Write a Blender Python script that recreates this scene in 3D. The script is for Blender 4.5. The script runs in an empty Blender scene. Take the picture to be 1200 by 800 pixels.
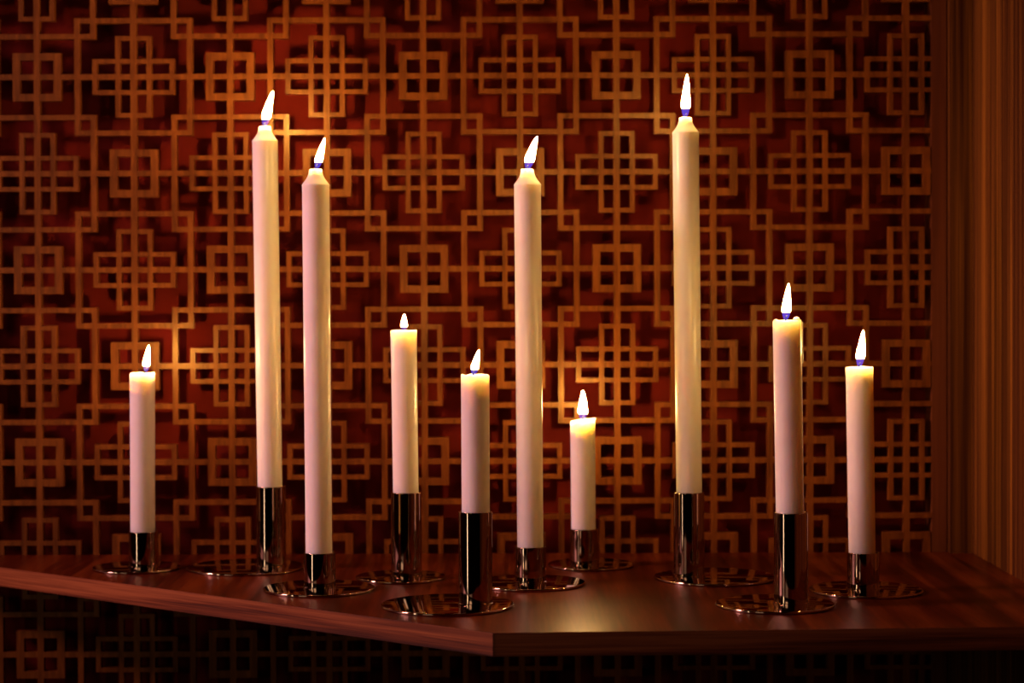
import bpy, bmesh, math, random
from mathutils import Vector, Matrix

sc = bpy.context.scene
COL = sc.collection
rng = random.Random(7)

# ------------------------------------------------------------------ camera
F = 2400.0                      # focal length in pixels of the 1200x800 frame
CAM_H = 0.244                   # eye height above the shelf top (z = 0)
PITCH = math.radians(0.8)
ROLL = math.radians(0.2)
SHIFT_Y = -0.0204
cam_d = bpy.data.cameras.new('camera')
cam_d.sensor_width = 36.0
cam_d.lens = 72.0
cam_d.shift_y = SHIFT_Y
cam_d.clip_start = 0.05
cam_d.dof.use_dof = True
cam_d.dof.focus_distance = 1.63
cam_d.dof.aperture_fstop = 6.3
cam_d.dof.aperture_blades = 0
cam = bpy.data.objects.new('camera', cam_d)
COL.objects.link(cam)
cam.location = (0, 0, CAM_H)
ROT = (Matrix.Rotation(math.pi / 2 - PITCH, 3, 'X') @ Matrix.Rotation(-ROLL, 3, 'Z'))
cam.rotation_euler = ROT.to_euler()
sc.camera = cam


def ray(px, py):
    d = Vector(((px - 600) / F, (400 - py) / F + SHIFT_Y * 1200 / F, -1.0))
    return ROT @ d


def on_depth(px, py, D):        # the point seen at that pixel on the plane y = D
    d = ray(px, py)
    return Vector((0, 0, CAM_H)) + d * (D / d.y)


def on_shelf(px, py, z=0.0):    # the point seen at that pixel on the height z
    d = ray(px, py)
    return Vector((0, 0, CAM_H)) + d * ((z - CAM_H) / d.z)


# ------------------------------------------------------------------ world, light, exposure
sc.view_settings.view_transform = 'Standard'
sc.view_settings.look = 'None'
sc.view_settings.gamma = 1.0
sc.view_settings.use_curve_mapping = False
sc.view_settings.exposure = 0.0
sc.cycles.use_denoising = True
sc.cycles.sample_clamp_indirect = 6.0
sc.cycles.max_bounces = 10
sc.cycles.caustics_reflective = False

w = bpy.data.worlds.new('world')
sc.world = w
w.use_nodes = True
w.node_tree.nodes['Background'].inputs[0].default_value = (0.03, 0.012, 0.01, 1)
w.node_tree.nodes['Background'].inputs[1].default_value = 0.3

WALL_Y = 1.910                  # front face of the lattice


def area(name, loc, target, sx, sy, power, col, spread=math.pi):
    l = bpy.data.lights.new(name, 'AREA')
    l.shape = 'RECTANGLE'
    l.size, l.size_y = sx, sy
    l.energy = power
    l.color = col
    l.spread = spread
    o = bpy.data.objects.new(name, l)
    COL.objects.link(o)
    o.location = loc
    o.rotation_euler = (Vector(target) - Vector(loc)).to_track_quat('-Z', 'Y').to_euler()
    return o


area('pink_side_lamp', (-1.50, 1.36, 0.80), (-0.16, 1.69, 0.20), 0.30, 0.30, 2.6, (1.0, 0.44, 0.52), math.radians(56))
area('left_strip_lamp', (-1.70, 0.42, 0.12), (0.0, 1.65, 0.08), 0.10, 0.80, 0.75, (1.0, 0.82, 0.68), math.radians(120))
area('front_left_fill', (-1.35, -0.50, 0.42), (0.0, 1.65, 0.15), 0.70, 0.55, 0.60, (1.0, 0.74, 0.60), math.radians(120))  # unseen broad fill, added for warm tone in the cups and frontal light
FLAME_STRENGTH = 290.0      # times each flame's own heat


# ------------------------------------------------------------------ materials
def new_mat(name):
    m = bpy.data.materials.new(name)
    m.use_nodes = True
    nt = m.node_tree
    return m, nt, nt.nodes['Principled BSDF']


def N(nt, t, **kw):
    n = nt.nodes.new(t)
    for k, v in kw.items():
        setattr(n, k, v)
    return n


def ramp(nt, stops):
    r = N(nt, 'ShaderNodeValToRGB')
    e = r.color_ramp.elements
    while len(e) < len(stops):
        e.new(0.5)
    for el, (p, c) in zip(e, stops):
        el.position = p
        el.color = (*c, 1)
    return r


def wood(name, dark, mid, light, grain='Z', across=60.0, along=1.2, rough=0.45, bump=0.15,
         coarse=9.0, coat=0.0, spec=0.5, tint=(1, 1, 1)):
    m, nt, b = new_mat(name)
    tc = N(nt, 'ShaderNodeTexCoord')

    def grained(a, l):
        mp = N(nt, 'ShaderNodeMapping')
        s = [a, a, a]
        s['XYZ'.index(grain)] = l
        mp.inputs['Scale'].default_value = s
        nt.links.new(tc.outputs['Object'], mp.inputs['Vector'])
        return mp
    m1 = grained(across, along)
    n1 = N(nt, 'ShaderNodeTexNoise')
    n1.inputs['Scale'].default_value = 1.0
    n1.inputs['Detail'].default_value = 6
    n1.inputs['Roughness'].default_value = 0.6
    n1.inputs['Distortion'].default_value = 0.6
    nt.links.new(m1.outputs[0], n1.inputs['Vector'])
    m2 = grained(across * 7, along * 6)
    n2 = N(nt, 'ShaderNodeTexNoise')
    n2.inputs['Scale'].default_value = 1.0
    n2.inputs['Detail'].default_value = 3
    nt.links.new(m2.outputs[0], n2.inputs['Vector'])
    m3 = grained(coarse, along * 0.5)
    n3 = N(nt, 'ShaderNodeTexNoise')
    n3.inputs['Scale'].default_value = 1.0
    n3.inputs['Detail'].default_value = 3
    nt.links.new(m3.outputs[0], n3.inputs['Vector'])
    a1 = N(nt, 'ShaderNodeMath', operation='MULTIPLY_ADD')
    a1.inputs[1].default_value = 0.5
    nt.links.new(n1.outputs['Fac'], a1.inputs[0])
    a2 = N(nt, 'ShaderNodeMath', operation='MULTIPLY')
    a2.inputs[1].default_value = 0.22
    nt.links.new(n2.outputs['Fac'], a2.inputs[0])
    nt.links.new(a2.outputs[0], a1.inputs[2])
    a3 = N(nt, 'ShaderNodeMath', operation='MULTIPLY_ADD')
    a3.inputs[1].default_value = 0.28
    nt.links.new(n3.outputs['Fac'], a3.inputs[0])
    nt.links.new(a1.outputs[0], a3.inputs[2])
    r = ramp(nt, [(0.41, dark), (0.50, mid), (0.59, light)])
    nt.links.new(a3.outputs[0], r.inputs[0])
    nt.links.new(r.outputs[0], b.inputs['Base Color'])
    b.inputs['Roughness'].default_value = rough
    b.inputs['Coat Weight'].default_value = coat
    b.inputs['Coat Roughness'].default_value = 0.2
    b.inputs['Specular IOR Level'].default_value = spec
    b.inputs['Specular Tint'].default_value = (*tint, 1)
    bp = N(nt, 'ShaderNodeBump')
    bp.inputs['Strength'].default_value = bump
    bp.inputs['Distance'].default_value = 0.0006
    nt.links.new(n2.outputs['Fac'], bp.inputs['Height'])
    nt.links.new(bp.outputs[0], b.inputs['Normal'])
    return m


M_LATTICE = wood('lattice_veneer', (0.090, 0.0215, 0.0030), (0.155, 0.039, 0.0050), (0.225, 0.063, 0.008),
                 across=150, along=14, rough=0.36, spec=0.5, tint=(1.0, 0.72, 0.36))
M_PANEL = wood('panel_veneer', (0.030, 0.006, 0.0015), (0.095, 0.029, 0.004), (0.23, 0.080, 0.009),
               across=170, along=1.0, rough=0.55, coarse=22, spec=0.12)
M_STILE = wood('stile_veneer', (0.09, 0.021, 0.006), (0.12, 0.030, 0.008), (0.15, 0.042, 0.011),
               across=120, along=2.5, rough=0.5, coarse=14, spec=0.15)
M_TOP = wood('shelf_walnut', (0.026, 0.0030, 0.0010), (0.070, 0.009, 0.002), (0.135, 0.024, 0.004),
             grain='Y', across=48, along=2.2, rough=0.32, coarse=16, bump=0.1, spec=0.12, tint=(1.0, 0.52, 0.34))
M_EDGE = wood('edge_walnut', (0.045, 0.009, 0.003), (0.17, 0.041, 0.011), (0.32, 0.093, 0.026),
              grain='X', across=120, along=2.2, rough=0.42, coarse=60, spec=0.4)
M_UNDER = wood('underside_wood', (0.05, 0.015, 0.008), (0.08, 0.02, 0.01), (0.10, 0.03, 0.012), rough=0.6)

# deep red backing behind the lattice, slightly mottled
M_RED, nt, b = new_mat('red_backing')
tc = N(nt, 'ShaderNodeTexCoord')
n = N(nt, 'ShaderNodeTexNoise')
n.inputs['Scale'].default_value = 9
n.inputs['Detail'].default_value = 4
nt.links.new(tc.outputs['Object'], n.inputs['Vector'])
r = ramp(nt, [(0.3, (0.075, 0.004, 0.002)), (0.7, (0.18, 0.011, 0.0045))])
nt.links.new(n.outputs['Fac'], r.inputs[0])
nt.links.new(r.outputs[0], b.inputs['Base Color'])
b.inputs['Roughness'].default_value = 0.9
b.inputs['Specular IOR Level'].default_value = 0.12


def plain(name, col, rough, scale=20, var=0.12):
    m, nt, b = new_mat(name)
    tc = N(nt, 'ShaderNodeTexCoord')
    n = N(nt, 'ShaderNodeTexNoise')
    n.inputs['Scale'].default_value = scale
    nt.links.new(tc.outputs['Object'], n.inputs['Vector'])
    r = ramp(nt, [(0.3, tuple(c * (1 - var) for c in col)), (0.7, tuple(min(1, c * (1 + var)) for c in col))])
    nt.links.new(n.outputs['Fac'], r.inputs[0])
    nt.links.new(r.outputs[0], b.inputs['Base Color'])
    b.inputs['Roughness'].default_value = rough
    return m


M_ROOM = plain('dark_red_plaster', (0.10, 0.030, 0.022), 0.8, 4)
M_FLOOR = plain('dark_floor', (0.05, 0.02, 0.015), 0.6, 4)

M_METAL, nt, b = new_mat('dark_nickel')
tc = N(nt, 'ShaderNodeTexCoord')
n = N(nt, 'ShaderNodeTexNoise')
n.inputs['Scale'].default_value = 90
nt.links.new(tc.outputs['Object'], n.inputs['Vector'])
r = ramp(nt, [(0.3, (0.035, 0.035, 0.035)), (0.75, (0.075, 0.075, 0.075))])
nt.links.new(n.outputs['Fac'], r.inputs[0])
nt.links.new(r.outputs[0], b.inputs['Roughness'])
b.inputs['Base Color'].default_value = (0.47, 0.32, 0.21, 1)
b.inputs['Metallic'].default_value = 1.0

M_WAX, nt, b = new_mat('ivory_wax')
tc = N(nt, 'ShaderNodeTexCoord')
n = N(nt, 'ShaderNodeTexNoise')
n.inputs['Scale'].default_value = 60
nt.links.new(tc.outputs['Object'], n.inputs['Vector'])
r = ramp(nt, [(0.3, (0.84, 0.76, 0.66)), (0.7, (0.88, 0.81, 0.71))])
nt.links.new(n.outputs['Fac'], r.inputs[0])
nt.links.new(r.outputs[0], b.inputs['Base Color'])
b.inputs['Roughness'].default_value = 0.29
b.inputs['Subsurface Weight'].default_value = 1.0
b.inputs['Subsurface Radius'].default_value = (1.0, 0.84, 0.62)
b.inputs['Subsurface Scale'].default_value = 0.016
bp = N(nt, 'ShaderNodeBump')
bp.inputs['Strength'].default_value = 0.06
bp.inputs['Distance'].default_value = 0.001
nt.links.new(n.outputs['Fac'], bp.inputs['Height'])
nt.links.new(bp.outputs[0], b.inputs['Normal'])

M_WICK = plain('charred_wick', (0.0015, 0.001, 0.001), 1.0, 300)

M_FLAME = bpy.data.materials.new('candle_flame')
M_FLAME.use_nodes = True
nt = M_FLAME.node_tree
nt.nodes.clear()
out = N(nt, 'ShaderNodeOutputMaterial')
tc = N(nt, 'ShaderNodeTexCoord')
sep = N(nt, 'ShaderNodeSeparateXYZ')
nt.links.new(tc.outputs['Generated'], sep.inputs[0])
hot = N(nt, 'ShaderNodeEmission')
hot.inputs['Color'].default_value = (1.0, 0.57, 0.17, 1)
rs = ramp(nt, [(0.23, (0, 0, 0)), (0.33, (1, 1, 1))])
nt.links.new(sep.outputs['Z'], rs.inputs[0])
ms = N(nt, 'ShaderNodeMath', operation='MULTIPLY')
heat = N(nt, 'ShaderNodeAttribute', attribute_type='OBJECT', attribute_name='heat')
mh = N(nt, 'ShaderNodeMath', operation='MULTIPLY')
mh.inputs[1].default_value = FLAME_STRENGTH
nt.links.new(heat.outputs['Fac'], mh.inputs[0])
nt.links.new(mh.outputs[0], ms.inputs[1])
nt.links.new(rs.outputs[0], ms.inputs[0])
nt.links.new(ms.outputs[0], hot.inputs['Strength'])
blue = N(nt, 'ShaderNodeEmission')
blue.inputs['Color'].default_value = (0.10, 0.09, 1.0, 1)
blue.inputs['Strength'].default_value = 0.30
tr = N(nt, 'ShaderNodeBsdfTransparent')
ad = N(nt, 'ShaderNodeAddShader')
nt.links.new(blue.outputs[0], ad.inputs[0])
nt.links.new(tr.outputs[0], ad.inputs[1])
mx = N(nt, 'ShaderNodeMixShader')
rf = ramp(nt, [(0.22, (0, 0, 0)), (0.30, (1, 1, 1))])
nt.links.new(sep.outputs['Z'], rf.inputs[0])
nt.links.new(rf.outputs[0], mx.inputs[0])
nt.links.new(ad.outputs[0], mx.inputs[1])
nt.links.new(hot.outputs[0], mx.inputs[2])
nt.links.new(mx.outputs[0], out.inputs['Surface'])


# ------------------------------------------------------------------ helpers
def link_bm(name, bm, mat, parent=None, smooth=False):
    me = bpy.data.meshes.new(name)
    bmesh.ops.recalc_face_normals(bm, faces=bm.faces)
    bm.to_mesh(me)
    bm.free()
    if smooth:
        for p in me.polygons:
            p.use_smooth = True
    me.materials.append(mat)
    o = bpy.data.objects.new(name, me)
    COL.objects.link(o)
    if parent is not None:
        o.parent = parent
    return o


def empty(name, loc, label, cat, group=None):
    o = bpy.data.objects.new(name, None)
    o.empty_display_size = 0.02
    COL.objects.link(o)
    o.location = loc
    o['label'] = label
    o['category'] = cat
    if group:
        o['group'] = group
    return o


def box(bm, x0, x1, y0, y1, z0, z1, bevel=0.0):
    vs = [bm.verts.new(p) for p in ((x0, y0, z0), (x1, y0, z0), (x1, y1, z0), (x0, y1, z0),
                                    (x0, y0, z1), (x1, y0, z1), (x1, y1, z1), (x0, y1, z1))]
    for f in ((0, 3, 2, 1), (4, 5, 6, 7), (0, 1, 5, 4), (1, 2, 6, 5), (2, 3, 7, 6), (3, 0, 4, 7)):
        bm.faces.new([vs[i] for i in f])
    if bevel:
        bmesh.ops.bevel(bm, geom=list(bm.edges), offset=bevel, segments=2, affect='EDGES')


def structure(name, bm, mat, label=None):
    o = link_bm(name, bm, mat)
    o['kind'] = 'structure'
    if label:
        o['label'] = label
    return o


def lathe(bm, prof, seg=64, zfun=None):
    """revolve [(r, z)...] about Z; r = 0 closes to a point.  zfun(r, z, angle) may lift a vertex"""
    rings = []
    for (r, z) in prof:
        if r < 1e-7:
            zz = z if zfun is None else zfun(0.0, z, 0.0)
            rings.append([bm.verts.new((0, 0, zz))])
        else:
            ring = []
            for i in range(seg):
                a = 2 * math.pi * i / seg
                zz = z if zfun is None else zfun(r, z, a)
                ring.append(bm.verts.new((r * math.cos(a), r * math.sin(a), zz)))
            rings.append(ring)
    for A, B in zip(rings, rings[1:]):
        for i in range(seg):
            j = (i + 1) % seg
            if len(A) == 1 and len(B) == 1:
                break
            if len(A) == 1:
                bm.faces.new((A[0], B[j], B[i]))
            elif len(B) == 1:
                bm.faces.new((A[i], A[j], B[0]))
            else:
                bm.faces.new((A[i], A[j], B[j], B[i]))


def tube(bm, pts, rads, seg=10):
    """closed tube along points"""
    prev = None
    pts = [Vector(p) for p in pts]
    rings = []
    for k, p in enumerate(pts):
        t = (pts[min(k + 1, len(pts) - 1)] - pts[max(k - 1, 0)]).normalized()
        u = t.orthogonal().normalized() if prev is None else (prev - t * prev.dot(t)).normalized()
        prev = u
        v = t.cross(u)
        rings.append([bm.verts.new(p + (u * math.cos(2 * math.pi * i / seg) + v * math.sin(2 * math.pi * i / seg)) * rads[k])
                      for i in range(seg)])
    for A, B in zip(rings, rings[1:]):
        for i in range(seg):
            bm.faces.new((A[i], A[(i + 1) % seg], B[(i + 1) % seg], B[i]))
    bm.faces.new(rings[0][::-1])
    bm.faces.new(rings[-1])


# ------------------------------------------------------------------ room shell
STILE_X = on_depth(1091.6, 400, WALL_Y).x          # where the lattice ends
POST_X = on_depth(1113.5, 400, 1.90).x
SIDE_X = on_depth(1140, 400, 1.90).x
ROOM_L, ROOM_F, Z_FLOOR, Z_CEIL = -1.9, -2.4, -0.95, 1.75
RED_Y = WALL_Y + 0.030

bm = bmesh.new()
box(bm, ROOM_L, SIDE_X + 0.02, RED_Y, RED_Y + 0.05, Z_FLOOR, Z_CEIL)
structure('wall_back', bm, M_RED, 'deep red wall behind the wooden lattice')
bm = bmesh.new()
box(bm, SIDE_X, SIDE_X + 0.05, 0.85, RED_Y, Z_FLOOR, Z_CEIL)
structure('wall_right', bm, M_PANEL, 'wood panelled side wall with vertical grain')
bm = bmesh.new()
box(bm, SIDE_X + 0.05, 1.6, 0.85, 0.90, Z_FLOOR, Z_CEIL)
box(bm, 1.6, 1.65, ROOM_F, 0.90, Z_FLOOR, Z_CEIL)
structure('wall_far_right', bm, M_ROOM)
bm = bmesh.new()
box(bm, ROOM_L - 0.05, ROOM_L, ROOM_F, RED_Y + 0.05, Z_FLOOR, Z_CEIL)
structure('wall_left', bm, M_ROOM)
bm = bmesh.new()
box(bm, ROOM_L, 1.65, ROOM_F - 0.05, ROOM_F, Z_FLOOR, Z_CEIL)
structure('wall_front', bm, M_ROOM)
bm = bmesh.new()
box(bm, ROOM_L - 0.05, 1.65, ROOM_F - 0.05, RED_Y + 0.05, Z_FLOOR - 0.05, Z_FLOOR)
structure('floor', bm, M_FLOOR)
bm = bmesh.new()
box(bm, ROOM_L - 0.05, 1.65, ROOM_F - 0.05, RED_Y + 0.05, Z_CEIL, Z_CEIL + 0.05)
structure('ceiling', bm, M_ROOM)
# corner post between the lattice frame and the side wall
bm = bmesh.new()
box(bm, POST_X, SIDE_X, 1.900, RED_Y, Z_FLOOR, Z_CEIL, bevel=0.0006)
structure('trim_1', bm, M_PANEL, 'narrow vertical wooden post in the corner')

# ------------------------------------------------------------------ lattice screen
pA = on_depth(156.3, 90.0, WALL_Y)      # centre of a cross motif
pB = on_depth(948.8, 87.0, WALL_Y)      # seven columns to the right
pC = on_depth(158.9, 766.5, WALL_Y)     # six rows down
PX = (pB.x - pA.x) / 7
PZ = (pA.z - pC.z) / 6
OX, OZ = pA.x, pA.z
L_X0, L_X1 = -0.72, STILE_X + 0.0
L_Z0, L_Z1 = Z_FLOOR + 0.5, 0.66
rects = []
i0, i1 = math.floor((L_X0 - OX) / PX) - 1, math.ceil((L_X1 - OX) / PX) + 1
j0, j1 = math.floor((OZ - L_Z1) / PZ) - 1, math.ceil((OZ - L_Z0) / PZ) + 1
mm = 0.001


def frame_rect(cx, cz, hx, hz, wx, wz):
    """outline: outer half sizes hx, hz; wx = width of its upright bars, wz = of its level bars"""
    rects.append((cx - hx, cx - hx + wx, cz - hz, cz + hz))
    rects.append((cx + hx - wx, cx + hx, cz - hz, cz + hz))
    rects.append((cx - hx, cx + hx, cz - hz, cz - hz + wz))
    rects.append((cx - hx, cx + hx, cz + hz - wz, cz + hz))


for i in range(i0, i1 + 1):
    cx = OX + i * PX
    rects.append((cx - 2.9 * mm, cx + 2.9 * mm, L_Z0, L_Z1))
for j in range(j0, j1 + 1):
    cz = OZ - j * PZ
    rects.append((L_X0, L_X1, cz - 2.6 * mm, cz + 2.6 * mm))
for i in range(i0, i1 + 1):
    for j in range(j0, j1 + 1):
        cx, cz = OX + i * PX, OZ - j * PZ
        if (i + j) % 2 == 0:            # stepped cross of two crossed rectangles inside a large box
            frame_rect(cx, cz, 38.3 * mm, 16.6 * mm, 4.6 * mm, 4.3 * mm)
            frame_rect(cx, cz, 16.8 * mm, 37.9 * mm, 4.6 * mm, 4.3 * mm)
            frame_rect(cx, cz, 55.0 * mm, 54.6 * mm, 5.2 * mm, 4.8 * mm)
        else:                           # small heavy square
            frame_rect(cx, cz, 22.5 * mm, 22.3 * mm, 7.0 * mm, 6.8 * mm)
rects = [(max(a, L_X0), min(b, L_X1), max(c, L_Z0), min(d, L_Z1)) for a, b, c, d in rects]
rects = [q for q in rects if q[1] - q[0] > 1e-5 and q[3] - q[2] > 1e-5]


def uniq(v):
    v = sorted(v)
    o = [v[0]]
    for a in v[1:]:
        if a - o[-1] > 2e-5:
            o.append(a)
    return o


def idx(v, a):
    lo, hi = 0, len(v) - 1
    while lo < hi:
        m = (lo + hi) // 2
        if v[m] < a - 2.5e-5:
            lo = m + 1
        else:
            hi = m
    return lo


xs = uniq([q[0] for q in rects] + [q[1] for q in rects])
zs = uniq([q[2] for q in rects] + [q[3] for q in rects])
NX, NZ = len(xs) - 1, len(zs) - 1
fill = [[False] * NZ for _ in range(NX)]
for a, b2, c, d in rects:
    for i in range(idx(xs, a), idx(xs, b2)):
        col = fill[i]
        for j in range(idx(zs, c), idx(zs, d)):
            col[j] = True
THICK = 0.0075
lbm = bmesh.new()
vcache = {}


def V(i, j, k):
    key = (i, j, k)
    if key not in vcache:
        vcache[key] = lbm.verts.new((xs[i], WALL_Y + k * THICK, zs[j]))
    return vcache[key]


for i in range(NX):
    for j in range(NZ):
        if not fill[i][j]:
            continue
        lbm.faces.new((V(i, j, 0), V(i + 1, j, 0), V(i + 1, j + 1, 0), V(i, j + 1, 0)))
        lbm.faces.new((V(i, j, 1), V(i, j + 1, 1), V(i + 1, j + 1, 1), V(i + 1, j, 1)))
        if i == 0 or not fill[i - 1][j]:
            lbm.faces.new((V(i, j, 0), V(i, j + 1, 0), V(i, j + 1, 1), V(i, j, 1)))
        if i == NX - 1 or not fill[i + 1][j]:
            lbm.faces.new((V(i + 1, j, 0), V(i + 1, j, 1), V(i + 1, j + 1, 1), V(i + 1, j + 1, 0)))
        if j == 0 or not fill[i][j - 1]:
            lbm.faces.new((V(i, j, 0), V(i, j, 1), V(i + 1, j, 1), V(i + 1, j, 0)))
        if j == NZ - 1 or not fill[i][j + 1]:
            lbm.faces.new((V(i, j + 1, 0), V(i + 1, j + 1, 0), V(i + 1, j + 1, 1), V(i, j + 1, 1)))
screen = empty('lattice_screen', ((L_X0 + L_X1) / 2, WALL_Y, L_Z0),
               'carved wooden lattice screen of crosses and squares on the red wall', 'screen')
so = Vector(screen.location)
bmesh.ops.translate(lbm, verts=lbm.verts, vec=-so)
link_bm('lattice', lbm, M_LATTICE, screen)


def screen_part(name, x0, x1, z0, z1, mat, y1=RED_Y):
    bm = bmesh.new()
    box(bm, x0 - so.x, x1 - so.x, 0, y1 - WALL_Y, z0 - so.z, z1 - so.z, bevel=0.0005)
    return link_bm(name, bm, mat, screen)


screen_part('frame_stile', STILE_X, POST_X - 0.0008, L_Z0, L_Z1, M_STILE)
screen_part('frame_stile', L_X0 - 0.03, L_X0, L_Z0, L_Z1, M_STILE)
screen_part('frame_rail', L_X0 - 0.03, POST_X - 0.0008, L_Z1, L_Z1 + 0.03, M_STILE)
screen_part('frame_rail', L_X0 - 0.03, POST_X - 0.0008, L_Z0 - 0.03, L_Z0, M_STILE)

# ------------------------------------------------------------------ shelf
SH_T = 0.017
P0 = on_shelf(0, 664.5)
P1 = on_shelf(577, 741.5)
P2 = on_shelf(1200, 734.5)
dL = (P0 - P1)
tL = (WALL_Y - P1.y) / dL.y
PL = P1 + dL * tL                        # where the slanted front edge meets the lattice
dR = (P2 - P1)
PR = P1 + dR * ((SIDE_X - P1.x) / dR.x)
shelf = empty('corner_shelf', ((P1.x + PR.x) / 2, (P1.y + WALL_Y) / 2, -SH_T),
              'polished dark red walnut corner shelf under the candles', 'shelf')
so = Vector(shelf.location)
E = 0.0012                                # edge banding thickness


def outward(a, b2):
    d = (b2 - a).normalized()
    return Vector((d.y, -d.x, 0))


nL = outward(PL, P1)
nR = outward(P1, PR)
a1 = P1 - nL * E
a2 = P1 - nR * E
# inner corner of the two banding lines
dl = (P1 - PL).normalized()
dr = (PR - P1).normalized()
den = dl.x * dr.y - dl.y * dr.x
t = ((a2.x - a1.x) * dr.y - (a2.y - a1.y) * dr.x) / den
PC_ = a1 + dl * t
poly = [Vector((PL.x + 0.003, WALL_Y, 0)), PC_, PR - nR * E, Vector((SIDE_X, WALL_Y, 0))]
bm = bmesh.new()
top = [bm.verts.new((p.x - so.x, p.y - so.y, -so.z)) for p in poly]
bot = [bm.verts.new((p.x - so.x, p.y - so.y, -SH_T - so.z)) for p in poly]
bm.faces.new(top)
bm.faces.new(bot[::-1])
for i in range(4):
    j = (i + 1) % 4
    bm.faces.new((top[i], bot[i], bot[j], top[j]))
link_bm('shelf_board', bm, M_TOP, shelf)


def edge_strip(A, B, nrm, label=None, mat=M_EDGE):
    L = (B - A).length
    d = (B - A).normalized()
    bm = bmesh.new()
    box(bm, -L / 2, L / 2, -E, 0, -SH_T, 0, bevel=0.00035)
    o = link_bm('edge_strip', bm, mat, shelf)
    mid = (A + B) / 2
    o.location = (mid.x - so.x, mid.y - so.y, -so.z)
    o.rotation_euler = (0, 0, math.atan2(d.y, d.x))
    # local -Y must look outwards: the strip lies from the edge line inwards
    o.location = Vector(o.location) - nrm * 0
    return o


s1 = edge_strip(PL - nL * E, P1 - nL * E + dl * 0.0006, nL)
s2 = edge_strip(P1 - nR * E, PR - nR * E, nR)


# ------------------------------------------------------------------ candle holders
def fillet(cx, cz, r, a0, a1, n=4):
    return [(cx + r * math.cos(a0 + (a1 - a0) * k / n), cz + r * math.sin(a0 + (a1 - a0) * k / n)) for k in range(n + 1)]


CUP_R, CUP_IN, PLATE_T = 0.0131, 0.0119, 0.0024
SIZES = {'S': 0.0385, 'M': 0.0459, 'L': 0.0518}


def make_holder(disc_px, y_px, cup_px, size, cup_top_px, label):
    """disc_px, y_px: centre of the plate in the photo; cup_px: the middle of the cup"""
    c = on_shelf(disc_px, y_px, PLATE_T)
    D = c.y
    cup_x = on_depth(cup_px, y_px, D).x
    h = on_depth(cup_px, cup_top_px, D - CUP_R).z
    R = SIZES[size]
    root = empty('candle_holder', (c.x, c.y, 0), label, 'candle holder', 'polished metal candle holders on the shelf')
    bm = bmesh.new()
    b_ = 0.0008
    prof = [(0, 0.0)] + fillet(R - b_, b_, b_, -math.pi / 2, 0) + fillet(R - b_, PLATE_T - b_, b_, 0, math.pi / 2) + [(0, PLATE_T)]
    lathe(bm, prof, 96)
    plate = link_bm('base_plate', bm, M_METAL, root, smooth=True)
    bm = bmesh.new()
    e = 0.0004
    prof = [(CUP_R + 0.0009, PLATE_T - 0.0002), (CUP_R + 0.0009, PLATE_T + 0.0007), (CUP_R, PLATE_T + 0.0011), (CUP_R, h - e * 2)]
    prof += fillet(CUP_R - e, h - e, e, 0, math.pi / 2) + fillet(CUP_IN + e, h - e, e, math.pi / 2, math.pi)
    prof += [(CUP_IN, h - 0.002), (CUP_IN, PLATE_T + 0.002), (0, PLATE_T + 0.002)]
    lathe(bm, prof, 64)
    cup = link_bm('cup', bm, M_METAL, root, smooth=True)
    cup.location = (cup_x - c.x, 0, 0)
    for o in (plate, cup):
        md = o.modifiers.new('edge', 'EDGE_SPLIT')
        md.split_angle = math.radians(50)
    return cup_x, D, h


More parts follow.
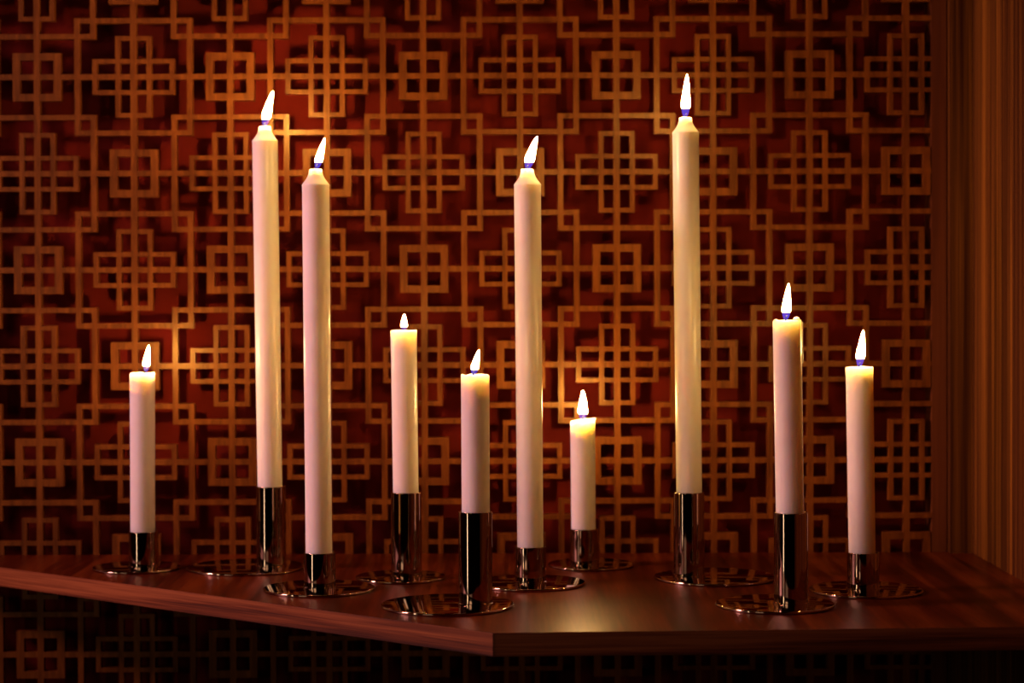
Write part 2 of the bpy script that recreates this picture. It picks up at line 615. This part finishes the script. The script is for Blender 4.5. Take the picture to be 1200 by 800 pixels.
# ------------------------------------------------------------------ candles
def make_candle(kind, cup_x, D, h_cup, bot_px, top_px, flame, label, group, rim=0.0005, tilt=0.0,
                blobs=(), drip=False, r_top=0.0111, seed=0, heat=1.0):
    """bot_px: (x, y) where the wax enters the cup; top_px: (x, y) of the wax top; flame: base x, base y, tip x, tip y, width"""
    rg = random.Random(seed)
    B = on_depth(bot_px[0], bot_px[1], D)
    B.x = max(min(B.x, cup_x + 0.0009), cup_x - 0.0009)
    T = on_depth(top_px[0], top_px[1], D)
    ax = (T - B).normalized()
    z0 = PLATE_T + 0.0022
    base = B + ax * ((z0 - B.z) / ax.z)
    base.x = max(min(base.x, cup_x + 0.0008), cup_x - 0.0008)
    ax = (T - base).normalized()
    H = (T - base).length
    name = 'taper_candle' if kind == 'taper' else 'pillar_candle'
    root = empty(name, base, label, 'candle', group)
    root.rotation_mode = 'QUATERNION'
    root.rotation_quaternion = Vector((0, 0, 1)).rotation_difference(ax)
    r_bot = 0.0108
    bm = bmesh.new()
    ph = [rg.uniform(0, 6.28) for _ in range(4)]

    def zf(r, z, a):
        if z < H - 0.012:
            return z
        k = (z - (H - 0.012)) / 0.012
        k = max(0, min(1, k)) ** 2
        wv = math.sin(3 * a + ph[0]) * 0.5 + math.sin(5 * a + ph[1]) * 0.35 + math.sin(8 * a + ph[2]) * 0.3
        rr = min(1.0, r / r_top)
        return z + k * rr * (rim * wv + tilt * math.cos(a))
    if kind == 'taper':
        hs = H - 0.0128                       # shoulder
        prof = [(0, 0), (r_bot - 0.001, 0), (r_bot, 0.001)]
        prof += [(r_bot + (0.0112 - r_bot) * k / 24, 0.001 + (hs - 0.0014 - 0.001) * k / 24) for k in range(1, 25)]
        prof += [(0.0114, hs - 0.0008), (0.0114, hs - 0.0002), (0.0108, hs + 0.0006)]
        for k in range(1, 11):                # concave sweep to the neck
            u = k / 10
            prof.append((0.0056 + 0.0054 * (1 - u) ** 1.75, hs + 0.0006 + 0.0100 * u))
        prof += [(0.00545, hs + 0.0118), (0.0051, hs + 0.0126), (0.0044, hs + 0.0128), (0.002, hs + 0.0123), (0, hs + 0.0122)]
    else:
        prof = [(0, 0), (r_bot - 0.001, 0), (r_bot, 0.001)]
        prof += [(r_bot + (0.0110 - r_bot) * k / 24, 0.001 + (H - 0.024) * k / 24) for k in range(1, 25)]
        prof += [(0.0110 + (r_top - 0.0110) * (k / 8), H - 0.023 + 0.0215 * k / 8) for k in range(1, 9)]
        prof += [(r_top - 0.0001, H - 0.0008), (r_top - 0.0005, H - 0.0002), (r_top - 0.0011, H), (r_top - 0.002, H - 0.0006),
                 (r_top - 0.004, H - 0.0016), (0.004, H - 0.0022), (0, H - 0.0022)]
    lathe(bm, prof, 64, zf)
    body = link_bm('wax_body', bm, M_WAX, root, smooth=True)
    for (bx, dz, br) in blobs:                # beads of melted wax on the rim
        bm = bmesh.new()
        bmesh.ops.create_icosphere(bm, subdivisions=3, radius=br)
        bmesh.ops.scale(bm, vec=(1.15, 1, 0.8), verts=bm.verts)
        bmesh.ops.translate(bm, verts=bm.verts, vec=(bx, -0.004, H + dz))
        link_bm('wax_bead', bm, M_WAX, root, smooth=True)
    if drip:
        bm = bmesh.new()
        pts = [(r_top * math.cos(-0.12), r_top * math.sin(-0.12), H - 0.0015 - 0.032 * k / 8) for k in range(9)]
        tube(bm, pts, [0.0012, 0.0010, 0.0009, 0.0008, 0.0008, 0.0009, 0.0010, 0.0012, 0.0006], 10)
        link_bm('wax_drip', bm, M_WAX, root, smooth=True)
    # wick and flame: laid out in the photo's plane at the candle's distance, then taken into the candle's frame
    fb = on_depth(flame[0], flame[1], D)
    ft = on_depth(flame[2], flame[3], D)
    inv = (Matrix.Translation(base) @ root.rotation_quaternion.to_matrix().to_4x4()).inverted()
    fb, ft = inv @ fb, inv @ ft
    wz = H + 0.0118 - 0.0128 if kind == 'taper' else H - 0.0024
    wtop = Vector((fb.x + 0.0004, 0, fb.z + 0.0036))
    bm = bmesh.new()
    tube(bm, [(0, 0, wz - 0.002), (fb.x * 0.5, 0, wz + (fb.z - wz) * 0.6), (fb.x, 0, fb.z + 0.0016), tuple(wtop),
              (wtop.x + 0.0011, 0, wtop.z + 0.0008)], [0.0007, 0.0007, 0.00065, 0.0006, 0.0004], 8)
    link_bm('wick', bm, M_WICK, root, smooth=True)
    bm = bmesh.new()
    wid = flame[4] * D / F / 2
    L = (ft - fb)
    n_ = 18
    pts, rads = [], []
    for k in range(n_ + 1):
        u = k / n_
        bend = flame[5] if len(flame) > 5 else 0.0
        p = fb + L * u + Vector((1, 0, 0)) * (math.sin(u * math.pi) * bend * 0.5)
        pts.append((p.x, 0.0, p.z))
        rr = math.sin(math.pi * min(1, (u + 0.03) / 0.40) / 2) ** 0.75
        tip = max(0.0, 1 - max(0, (u - 0.34)) / 0.66) ** 0.62
        if u > 0.34:
            rr = tip
        rads.append(max(0.00008, wid * rr))
    tube(bm, pts, rads, 14)
    fo = link_bm('flame', bm, M_FLAME, root, smooth=True)
    fo['heat'] = float(heat)
    return root


G_T = 'tall taper candles'
G_P = 'shorter candles burnt flat on top'
# plate centre x, y, cup centre x, size, cup top y, holder label, candle args
SET = [
    (160.0, 663.3, 168.5, 'S', 624, 'short holder with small round plate at the far left end, nearest the left side',
     'pillar', (166.3, 623), (166.8, 436.5), (171, 436, 174.5, 404.5, 8.2, -0.0008),
     'short burnt down ivory candle farthest left on the shelf', dict(seed=1, heat=2.2)),
    (287.5, 663.0, 318.0, 'L', 571, 'tall cup holder on wide plate at the back, left of the close pair of tapers',
     'taper', (316, 570), (310.2, 148), (309.5, 149.5, 320, 106.5, 10.5, -0.0012),
     'tall slim taper candle, the left and taller of the close pair, near the lattice', dict(seed=2, heat=2.0)),
    (374.2, 687.6, 374.8, 'M', 649, 'short holder on medium plate in front of left pair, under the second taper',
     'taper', (373.7, 648), (369.8, 198), (370.5, 199, 380.5, 161.5, 9.5, 0.0),
     'tall taper candle, the right and nearer of the close pair at left', dict(seed=3, heat=0.8)),
    (469.5, 674.3, 476.5, 'S', 578, 'tall cup holder on small plate at the back, carrying candle with the tiny flame',
     'pillar', (475.5, 577), (473.0, 386.5), (473.4, 387.5, 473.8, 368, 8.2),
     'middle height candle with the tiniest flame of all', dict(seed=4, heat=0.8, r_top=0.0113)),
    (524.3, 706.8, 557.4, 'L', 601, 'tall cup holder on wide plate standing right at the front corner of the shelf',
     'pillar', (557.5, 600), (556.8, 438.5), (554.5, 440, 561.3, 409.5, 9.5, -0.0003),
     'short candle with lumpy melted rim standing nearest the shelf corner', dict(seed=5, heat=0.6, rim=0.0007)),
    (621.5, 681.2, 621.5, 'M', 642, 'short holder on medium plate under the single tall taper in the centre',
     'taper', (621.4, 641), (618.0, 198), (617.5, 199.5, 629.5, 159.5, 11.5, -0.0010),
     'tall taper candle standing alone in the centre of the shelf', dict(seed=6, heat=1.0)),
    (692.5, 659.8, 685.0, 'S', 621, 'short holder on small plate at the back, just right of the centre taper',
     'pillar', (683.2, 620), (682.8, 491.5), (682.8, 493, 683.3, 457.5, 11.2),
     'shortest burnt candle with tilted melted top, close to lattice, right of centre', dict(seed=7, heat=1.8, tilt=0.0013, rim=0.0004, blobs=((0.0098, 0.0008, 0.0016),))),
    (838.0, 674.3, 807.5, 'L', 578, 'tall cup holder on wide plate at the back under the rightmost tall taper',
     'taper', (807.8, 577), (803.2, 137.5), (802.8, 139.5, 805.2, 86.5, 10.8, 0.0),
     'tallest taper candle, the rightmost of the four tapers', dict(seed=8, heat=1.1)),
    (908.0, 706.0, 927.0, 'M', 602, 'tall cup holder on medium plate at the front right of the shelf',
     'pillar', (925.7, 601), (922.3, 375), (920.5, 376.5, 924.3, 332, 10.8, -0.0002),
     'second candle from the right, beads of wax on its rim, drip down its side', dict(seed=9, heat=0.6, rim=0.0005, blobs=((0.0068, 0.0008, 0.0022), (-0.0092, 0.0, 0.0014)), drip=True)),
    (1014.7, 689.3, 1011.6, 'M', 649, 'short holder on medium plate farthest right, nearest the panelled side wall',
     'pillar', (1009.6, 648), (1007.0, 429.5), (1006.8, 431, 1011.8, 386.5, 10.6, 0.0),
     'middle height candle farthest right, nearest the panelled wall', dict(seed=10, heat=0.8, rim=0.0003)),
]
for (dx, dy, cx, size, ct, hl, kind, bp_, tp_, fl, cl, kw) in SET:
    cup_x, D, h = make_holder(dx, dy, cx, size, ct, hl)
    make_candle(kind, cup_x, D, h, bp_, tp_, fl, cl, G_T if kind == 'taper' else G_P, **kw)
